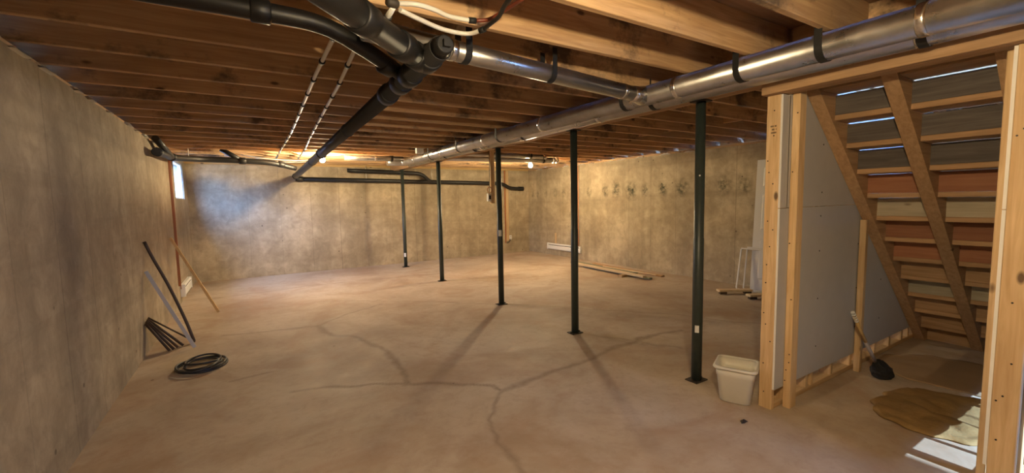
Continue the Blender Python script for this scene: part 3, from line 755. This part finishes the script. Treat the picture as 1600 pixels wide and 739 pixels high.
G().tube([(.572, 1.92, 2.352), (.572, 1.945, 2.350)], .017, 12).build('valve_ring', 'rubber', v_)

# ================================================================== LAMPS
def bulb(label, c, mat='bulb'):
    e = empty('bare_bulb', (c[0], c[1], c[2]-.05), label, 'light bulb', 'bare bulbs under the joists')
    c = Vector(c)
    prof = [(.004, -.042)]+[(.042*math.sin(a), -.042*math.cos(a)) for a in np.linspace(.3, 2.3, 9)]+[(.018, .042), (.014, .052)]
    G().lathe(prof, c, n=20).build('glass_bulb', mat, e)
    so = G().lathe([(.018, .050), (.024, .054), (.03, .072), (.02, .078), (.02, ZB-c.z-.02), (.055, ZB-c.z-.018), (.055, ZB-c.z-.0005)], c, n=20).build('socket', 'porcelain', e)
    return e
bulb('lit bare bulb at left, half hidden by the black drain pipe', (1.165, 8.18, 2.307))
bulb('lit bare bulb at right, in front of the far right corner', (5.29, 7.785, 2.284))
bulb('lit bare bulb above the viewer, outside the picture', (.72, .263, 2.15), 'bulbdim')

# ================================================================== WALL FITTINGS
def heater(label, wallx, s, y0, y1, z0, hgt=.165):
    e = empty('baseboard_heater', (wallx-s*.03, (y0+y1)/2, z0), label, 'heater')
    d = .062; X = lambda t: wallx-s*t
    prof = [(0.002, 0), (.045, 0), (d, .02), (d, hgt*.62), (d*.8, hgt*.68), (d*.8, hgt*.78), (d, hgt*.84), (d*.75, hgt), (.002, hgt)]
    g = G(); poly_ = [(X(a), z0+b_) for a, b_ in prof]; g.prism(poly_, 'y', y0+.03, y1-.03); g.build('casing', 'white', e)
    for ya, yb in ((y0, y0+.03), (y1-.03, y1)):
        a, b_ = sorted((X(.002), X(d+.004))); G().box(a, b_, ya, yb, z0-.002, z0+hgt+.003).build('end_cap', 'white', e)
    a, b_ = sorted((X(d*.79), X(d*.82))); G().box(a, b_, y0+.05, y1-.05, z0+hgt*.69, z0+hgt*.77).build('outlet_slot', 'dark', e)
    return e
heater('white baseboard heater mounted low on the right concrete wall, behind the posts', XR, 1, 8.27, 9.68, .165)
heater('white baseboard heater low on the left wall near the far corner', XL, -1, 8.55, 9.50, .10, .19)
st = empty('wall_strip', (XR-.01, 9.35, .34), 'short upright wooden strip above the right wall heater', 'wood strip')
G().timber((XR-.012, 9.345, .335), (XR-.012, 9.345, .62), (0,1,0), .06, .022).build('strip_board', 'stud_z', st)
cb = empty('heater_cable', (XR-.01, 8.36, .25), 'orange-brown cable on a batten dropping to the right wall heater', 'cable')
G().timber((XR-.011, 8.39, .34), (XR-.011, 8.39, WT), (0,1,0), .03, .02, .002).build('batten', 'copperwire', cb)
G().tube([(XR-.026, 8.35, .30), (XR-.026, 8.35, 1.2), (XR-.026, 8.36, WT)], .006, 8).build('cable_run', 'wire', cb)
cb = empty('wall_cable_batten', (XL+.01, 8.5, .25), 'reddish upright batten with a cable beside the small left window', 'cable')
G().timber((XL+.013, 8.42, .30), (XL+.013, 8.42, WT), (0,1,0), .05, .024, .002).build('batten', 'copperwire', cb)
G().tube([(XL+.030, 8.40, .25), (XL+.030, 8.40, 1.3), (XL+.030, 8.41, WT)], .006, 8).build('cable_run', 'copperwire', cb)
ws = empty('wall_batten', (6.40, YB-.02, .33), 'upright pale wooden batten on the back wall with an outlet near its foot', 'batten')
G().timber((6.40, YB-.021, .36), (6.40, YB-.021, WT), (1,0,0), .089, .038).build('batten_board', 'stud_z', ws)
G().timber((6.335, YB-.011, .30), (6.335, YB-.011, WT), (1,0,0), .03, .02, .002).build('batten_edge', 'copperwire', ws)
ob = G().box(6.45, 6.52, YB-.045, YB-.001, .40, .52).build('outlet_box', 'white', ws); ob['label'] = 'small white outlet box'
for zz in (.435, .485): G().box(6.475, 6.495, YB-.047, YB-.0452, zz-.011, zz+.011).build('outlet_socket', 'dark', ob)
G().tube(bez([(6.48, YB-.03, .40), (6.46, YB-.03, .34), (6.42, YB-.03, .31), (6.36, YB-.03, .30)], 5), .008, 8).build('cord', 'coil', ws)
hb = empty('hanging_board', (3.82, 6.865, 1.4885), 'short wooden board hanging from the joists beside the middle post', 'board')
G().timber((3.82, 6.864, 1.4885), (3.82, 6.864, ZB+.15), (1,0,0), .089, .038).build('board', 'board_y', hb)
bx_ = empty('plug_box', (3.735, 6.84, 1.52), 'white electrical box with a cable loop on the hanging board', 'electrical box')
G().box(3.705, 3.774, 6.82, 6.878, 1.53, 1.67).build('box_body', 'white', bx_)
G().box(3.720, 3.760, 6.817, 6.8198, 1.565, 1.635).build('socket_face', 'dark', bx_)
G().tube([(3.745+.045*math.cos(a), 6.835, 1.735+.05*math.sin(a)) for a in np.linspace(0, 2*math.pi, 21)[:-1]], .007, 8, True).build('cable_loop', 'copperwire', bx_)
G().tube(bez([(3.745, 6.84, 1.67), (3.75, 6.84, 1.80), (3.758, 6.85, 2.1), (3.758, 6.85, ZB+.1)], 5), .006, 8).build('cable_drop', 'coil', bx_)
jb_ = empty('junction_box', (2.48, 6.95, 2.33), 'small white junction box under the joists left of the main duct', 'electrical box')
G().box(2.43, 2.55, 6.90, 6.97, 2.345, 2.43).build('box_body', 'white', jb_); G().box(2.40, 2.58, 6.89, 6.98, 2.43, 2.436).build('mount_plate', 'dark', jb_)
# slack wiring near the left bulb
wl_pts = [[(-.05, 9.0, 2.44), (.25, 8.9, 2.38), (.6, 8.95, 2.36), (.95, 9.1, 2.375), (1.3, 9.3, 2.44)],
          [(-.3, 9.3, 2.44), (.2, 9.2, 2.38), (.7, 9.3, 2.36), (1.0, 9.5, 2.42)],
          [(.1, 9.6, 2.46), (.5, 9.5, 2.37), (.9, 9.6, 2.38), (1.5, 9.6, 2.44)]]
wlab = ['slack white cable sagging under the joists, nearest the left bulb', 'slack white cable under the joists beside the corner drain', 'slack white cable close to the back rim board']
for pp, lb in zip(wl_pts, wlab):
    o = G().tube(bez(pp, 6), .009, 8).build('slack_cable', 'wire'); tag(o, lb, 'cable', 'slack cables near the left bulb')

# ================================================================== LOOSE THINGS
# bucket (rounded-square, tapered, with a rolled rim)
def rsq(cx, cy_, h, rad, ang, n=6):
    pts = []
    for q, (sx, sy2) in enumerate(((1, 1), (-1, 1), (-1, -1), (1, -1))):
        for k in range(n+1):
            a = math.pi/2*q+math.pi/2*k/n; pts.append((sx*(h-rad)+rad*math.cos(a), sy2*(h-rad)+rad*math.sin(a)))
    c, s = math.cos(ang), math.sin(ang)
    return [(cx+x*c-y*s, cy_+x*s+y*c) for x, y in pts]
bk = empty('plastic_bucket', (3.08, 1.80, 0), 'white square plastic bucket on the floor beside the nearest post', 'bucket')
def loops(specs, cx, cy_, ang):
    vs = []; fs = []; n = None
    for z, h, rad in specs:
        ring = rsq(cx, cy_, h, rad, ang); n = len(ring); vs += [(x, y, z) for x, y in ring]
    for i in range(len(specs)-1):
        for k in range(n): fs.append((i*n+k, i*n+(k+1) % n, (i+1)*n+(k+1) % n, (i+1)*n+k))
    fs += [tuple(range(n-1, -1, -1)), tuple((len(specs)-1)*n+k for k in range(n))]
    return vs, fs
BC = (3.085, 1.80, .42)
vs, fs = loops([(.002, .098, .04), (.008, .104, .04), (.20, .124, .04), (.205, .128, .04), (.265, .132, .04), (.27, .126, .04), (.20, .118, .04), (.014, .097, .035)], *BC)
mesh_obj('bucket_body', vs, fs, 'bucket', bk, [True]*(len(fs)-2)+[False]*2)
vs, fs = loops([(.262, .131, .04), (.260, .146, .045), (.268, .150, .045), (.278, .147, .045), (.280, .128, .04), (.272, .1265, .04)], *BC)
mesh_obj('bucket_rim', vs[:], fs[:-2], 'bucket', bk, [True]*(len(fs)-2))
a = BC[2]
def bpt(px_, py_, z):
    lx, ly = -py_, -px_
    return bpt0(lx, ly, z)
def bpt0(lx, ly, z): return (BC[0]+lx*math.cos(a)-ly*math.sin(a), BC[1]+lx*math.sin(a)+ly*math.cos(a), z)
G().add([bpt(-.1275, -.03, .185), bpt(-.1275, .03, .185), bpt(-.1295, .03, .215), bpt(-.1295, -.03, .215), bpt(-.120, -.03, .185), bpt(-.120, .03, .185), bpt(-.120, .03, .215), bpt(-.120, -.03, .215)],
        [(0,1,2,3),(4,7,6,5),(0,4,5,1),(1,5,6,2),(2,6,7,3),(3,7,4,0)]).build('handle_slot', 'dark', bk)

# brush leaning on the prop stud
bh = empty('long_brush', (4.42, 1.36, 0), 'black-headed brush with a grey handle leaning on the short stud', 'brush')
G().tube([(4.40, 1.375, .12), (4.27, 1.41, .32)], .014, 12).build('handle', 'brushgrey', bh)
G().tube([(4.27, 1.41, .32), (4.125, 1.445, .55)], .013, 12).build('upper_handle', 'stick', bh)
for i in range(5):
    t = i/5; p0 = lerp((4.155, 1.438, .505), (4.10, 1.4515, .595), t); p1 = lerp((4.155, 1.438, .505), (4.10, 1.4515, .595), t+.11)
    G().tube([p0, p1], .0155, 12).build('white_grip_ring', 'white', bh)
rg = random.Random(5); vs = []; fs = []; nu, nv = 14, 8
for j in range(nv+1):
    v = j/nv
    for i in range(nu):
        a = 2*math.pi*i/nu; rr = (.03+.085*math.sin(min(1, v*1.5)*math.pi/2))*(1 if j < nv else .75)
        z = .15-.148*v; vs.append((4.41+.05*v+rr*math.cos(a)*1.0+rg.uniform(-.008, .008), 1.36-.02*v+rr*math.sin(a)*.62+rg.uniform(-.006, .006), z))
for j in range(nv):
    for i in range(nu): fs.append((j*nu+i, j*nu+(i+1) % nu, (j+1)*nu+(i+1) % nu, (j+1)*nu+i))
fs += [tuple(range(nu-1, -1, -1)), tuple(nv*nu+i for i in range(nu))]
mesh_obj('brush_head', vs, fs, 'bristle', bh)

# tarp: crumpled cloth with thickness
def cloth(name, outline, mat, label, cat, amp, seed, base=.003):
    rs = np.random.RandomState(seed); P = np.array(outline); c = P.mean(0); nr, na = 16, 72
    ang = np.arctan2(P[:, 1]-c[1], P[:, 0]-c[0]); rad = np.hypot(P[:, 0]-c[0], P[:, 1]-c[1]); o = np.argsort(ang); ang, rad = ang[o], rad[o]
    th = np.linspace(-np.pi, np.pi, na, endpoint=False); R_ = np.interp(th, ang, rad, period=2*np.pi)
    R_ *= 1+.035*np.sin(th*9+seed)+.02*np.sin(th*17)
    ph = rs.uniform(0, 6.28, 8); vs = []; fs = []
    for j in range(1, nr+1):
        t = j/nr
        for i in range(na):
            x, y = c[0]+R_[i]*t*np.cos(th[i]), c[1]+R_[i]*t*np.sin(th[i])
            f = sum(np.sin(x*k1+y*k2+p) for k1, k2, p in ((14, 5, ph[0]), (6, 19, ph[1]), (25, -9, ph[2]), (-11, 27, ph[3])))/4
            z = base+.006+amp*(.35+.65*abs(f)+.25*f)*(1.0 if j < nr else .15)
            vs.append((x, y, z))
    vs.append((c[0], c[1], base+amp*.5)); ci = len(vs)-1
    for j in range(nr-1):
        for i in range(na): fs.append((j*na+i, (j+1)*na+i, (j+1)*na+(i+1) % na, j*na+(i+1) % na))
    for i in range(na): fs.append((ci, i, (i+1) % na))
    n = len(vs); ring = [(vs[(nr-1)*na+i][0], vs[(nr-1)*na+i][1], base) for i in range(na)]; vs += ring
    for i in range(na): fs.append(((nr-1)*na+i, n+i, n+(i+1) % na, (nr-1)*na+(i+1) % na))
    fs.append(tuple(n+i for i in range(na-1, -1, -1)))
    ob = mesh_obj(name, vs, fs, mat, None, [True]*(len(fs)-1)+[False]); return tag(ob, label, cat)
cloth('folded_tarp', [(3.83, 1.21), (3.68, 1.14), (3.59, 1.02), (3.58, .86), (3.60, .73), (3.68, .64), (3.95, .60), (4.3, .62), (4.5, .76), (4.42, 1.0), (4.24, 1.17), (4.0, 1.2)], 'tarp', 'crumpled olive-brown tarp lying on the floor below the stairs', 'tarp', .032, 4, .006)
cloth('thin_brown_sheet', [(4.62, 1.40), (4.58, 1.22), (4.6, .95), (4.62, .66), (5.2, .66), (5.45, 1.0), (5.3, 1.38)], 'sheet', 'thin flat brown sheet on the floor behind the tarp', 'paper', .004, 9, .001)  # flat sheet a little browner than the floor

# cable coil on the floor
ck_ = empty('cable_coil', (-.48, 5.0, 0), 'coil of black cable lying on the floor by the left wall', 'cable coil')
for i in range(6):
    rg = random.Random(i+20); pts = []
    rx, ry = .205-.016*i*rg.uniform(.5, 1.3), .165-.012*i; ox, oy = rg.uniform(-.02, .03), rg.uniform(-.05, .05)
    for a in np.linspace(0, 2*math.pi, 37)[:-1]:
        pts.append((-.485+ox+rx*math.cos(a), 5.0+oy+ry*math.sin(a)*1.35, .011+.014*(i % 3)+.006*math.sin(2*a+i)+.004*i))
    G().tube(pts, .0095, 8, True).build('cable_loop', 'coil', ck_)

# sticks by the left wall
o = G().tube(bez([(-.985, 6.07, 1.17), (-.92, 6.05, .98), (-.80, 6.02, .66), (-.68, 5.98, .28), (-.612, 5.96, .018)], 5), .016, 10).build('bent_rod', 'rod')
tag(o, 'tall bowed dark rod leaning against the left wall above the rod pile', 'rod')
o = G().timber((-.965, 7.74, 1.10), (-.45, 7.42, .014), (.9, 0, .44), .034, .02, .003).build('wooden_stick', 'stick')
tag(o, 'straight yellow wooden stick leaning on the left wall', 'stick')
o = G().timber((-.972, 5.93, .86), (-.585, 5.70, .014), (.9,0,.42), .035, .006, .001).build('plastic_strip', 'clear')
tag(o, 'pale grey plastic strip leaning across the dark rods', 'strip')
rodlab = ['lowest dark rod of the short bundle leaning on the left wall', 'second lowest dark rod of the short leaning bundle', 'middle dark rod of the short leaning bundle',
          'second highest dark rod of the short leaning bundle', 'flattest and longest dark rod of the short leaning bundle']
for i, (y0_, x1_, y1_) in enumerate(((5.76, -.80, 5.70), (5.80, -.77, 5.74), (5.83, -.74, 5.79), (5.87, -.70, 5.84), (5.90, -.60, 5.92))):
    o = G().tube([(-.985, y0_, .33+.008*i), (x1_, y1_, .018)], .0135 if i < 4 else .009, 8).build('short_rod', 'rod')
    tag(o, rodlab[i], 'rod', 'short dark rods by the left wall')

# lumber by the right wall
def board(name, label, a, b_, w_, d_, mat, wdir=(1,0,0), group=None, cat='board'):
    o = G().timber(a, b_, wdir, w_, d_).build(name, mat); return tag(o, label, cat, group)
gl_ = 'boards stacked by the right wall'
blk = board('wood_block', 'small wooden block under the front board of the lumber stack', (6.09, 5.93, .021), (6.30, 5.97, .021), .09, .04, 'stud_x', (0,1,0), None, 'block')
board('lumber_board', 'pale front board of the lumber stack, resting on a block', (6.245, 5.45, .062), (6.36, 7.55, .062), .089, .038, 'board_y', group=gl_)
board('lumber_board', 'grey-green treated board behind the pale one, near its far end', (6.52, 5.95, .022), (6.62, 7.95, .022), .18, .04, 'treated_y', group=gl_)
board('lumber_board', 'grey-green treated board with the nearest end, second from the front', (6.365, 5.40, .021), (6.38, 7.3, .021), .07, .038, 'treated_y', group=gl_)
board('lumber_board', 'thin weathered board of the lumber stack, rearmost by the wall', (6.76, 5.45, .016), (6.84, 7.5, .016), .09, .03, 'stair_y', group=gl_)
board('lumber_board', 'narrow strip lying on top of the treated boards', (6.62, 5.50, .050), (6.58, 6.9, .052), .04, .016, 'board_y', group=gl_)
board('lumber_offcut', 'wooden offcut on the floor in front of the white screen frames', (6.25, 3.98, .055), (6.68, 3.70, .055), .12, .03, 'board_y', (0,1,0), 'offcuts by the door', 'offcut')
board('lumber_offcut', 'wooden offcut on the floor right of the other, half hidden by the stud', (6.28, 3.52, .055), (6.70, 3.30, .055), .12, .03, 'board_y', (0,1,0), 'offcuts by the door', 'offcut')
for (x, y), lb in zip(((6.30, 3.93), (6.33, 3.48), (6.63, 3.73), (6.65, 3.33)), ('dark spacer block under the left offcut, near end', 'dark spacer block under the right offcut, near end', 'dark spacer block under the left offcut, far end', 'dark spacer block under the right offcut, far end')):
    o = G().timber((x-.04, y+.03, .020), (x+.04, y-.03, .020), (0,1,0), .08, .038).build('spacer_block', 'rod'); tag(o, lb, 'block', 'spacer blocks under the offcuts')

# white door leaning on the right wall (six panels)
dr = empty('panel_door', (7.03, 3.48, 0), 'white panel door leaning upright on the right wall behind the stud', 'door')
def lean(y, z, off=0.0):      # point on the leaning door plane; off = distance in front of it
    t = z/2.1; return (6.985+.13*t-off, y, z+off*.06+.006)
DY0, DY1 = 3.10, 3.87
def lslab(name, ya, yb, za, zb_, o0, o1, mat, parent, inset=0.0):
    q = [lean(ya, za, o0), lean(yb, za, o0), lean(yb, zb_, o0), lean(ya, zb_, o0), lean(ya+inset, za+inset, o1), lean(yb-inset, za+inset, o1), lean(yb-inset, zb_-inset, o1), lean(ya+inset, zb_-inset, o1)]
    return G().add(q, [(3,2,1,0),(4,5,6,7),(0,1,5,4),(1,2,6,5),(2,3,7,6),(3,0,4,7)]).build(name, mat, parent)
lslab('door_slab', DY0, DY1, 0, 2.1, 0, .036, 'doorwhite', dr)
for ya, yb in ((DY0+.11, DY0+.335), (DY1-.335, DY1-.11)):
    for za, zb_ in ((.18, .82), (.98, 1.55), (1.67, 1.98)):
        fr2 = lslab('panel', ya, yb, za, zb_, .0355, .044, 'doorwhite', dr, .022)
# white screen frames
def frame(label, x0, x1, y0, y1, h):
    e = empty('screen_frame', ((x0+x1)/2, (y0+y1)/2, 0), label, 'frame', 'white frames by the door')
    def p(y, z): return (x0+(x1-x0)*z/h, y, z+.012)
    for a, b_, nm in ((p(y0, 0), p(y1, 0), 'rail'), (p(y0, h), p(y1, h), 'rail')): G().timber(a, b_, (0,0,1), .022, .014, .002).build(nm, 'doorwhite', e)
    for yy in (y0, y1): G().timber(p(yy, .011), p(yy, h-.011), (0,1,0), .022, .014, .002).build('stile', 'doorwhite', e)
frame('front white rectangular screen frame leaning against the door', 6.80, 6.92, 3.30, 4.01, .66)
frame('rear white rectangular screen frame, closer to the door', 6.87, 6.955, 3.22, 3.93, .68)

# leaf debris on the floor near the bucket
vs = []; fs = []; rg = random.Random(3)
for i in range(9):
    a = 2*math.pi*i/9; vs.append((2.80+.035*math.cos(a)*rg.uniform(.6, 1.2), 1.575+.022*math.sin(a)*rg.uniform(.6, 1.2), .002))
vs.append((2.80, 1.575, .02)); fs = [(i, (i+1) % 9, 9) for i in range(9)]+[tuple(range(8, -1, -1))]
o = mesh_obj('leaf_litter', vs, fs, 'fur'); tag(o, 'small dark scrap on the floor in front of the bucket', 'debris')
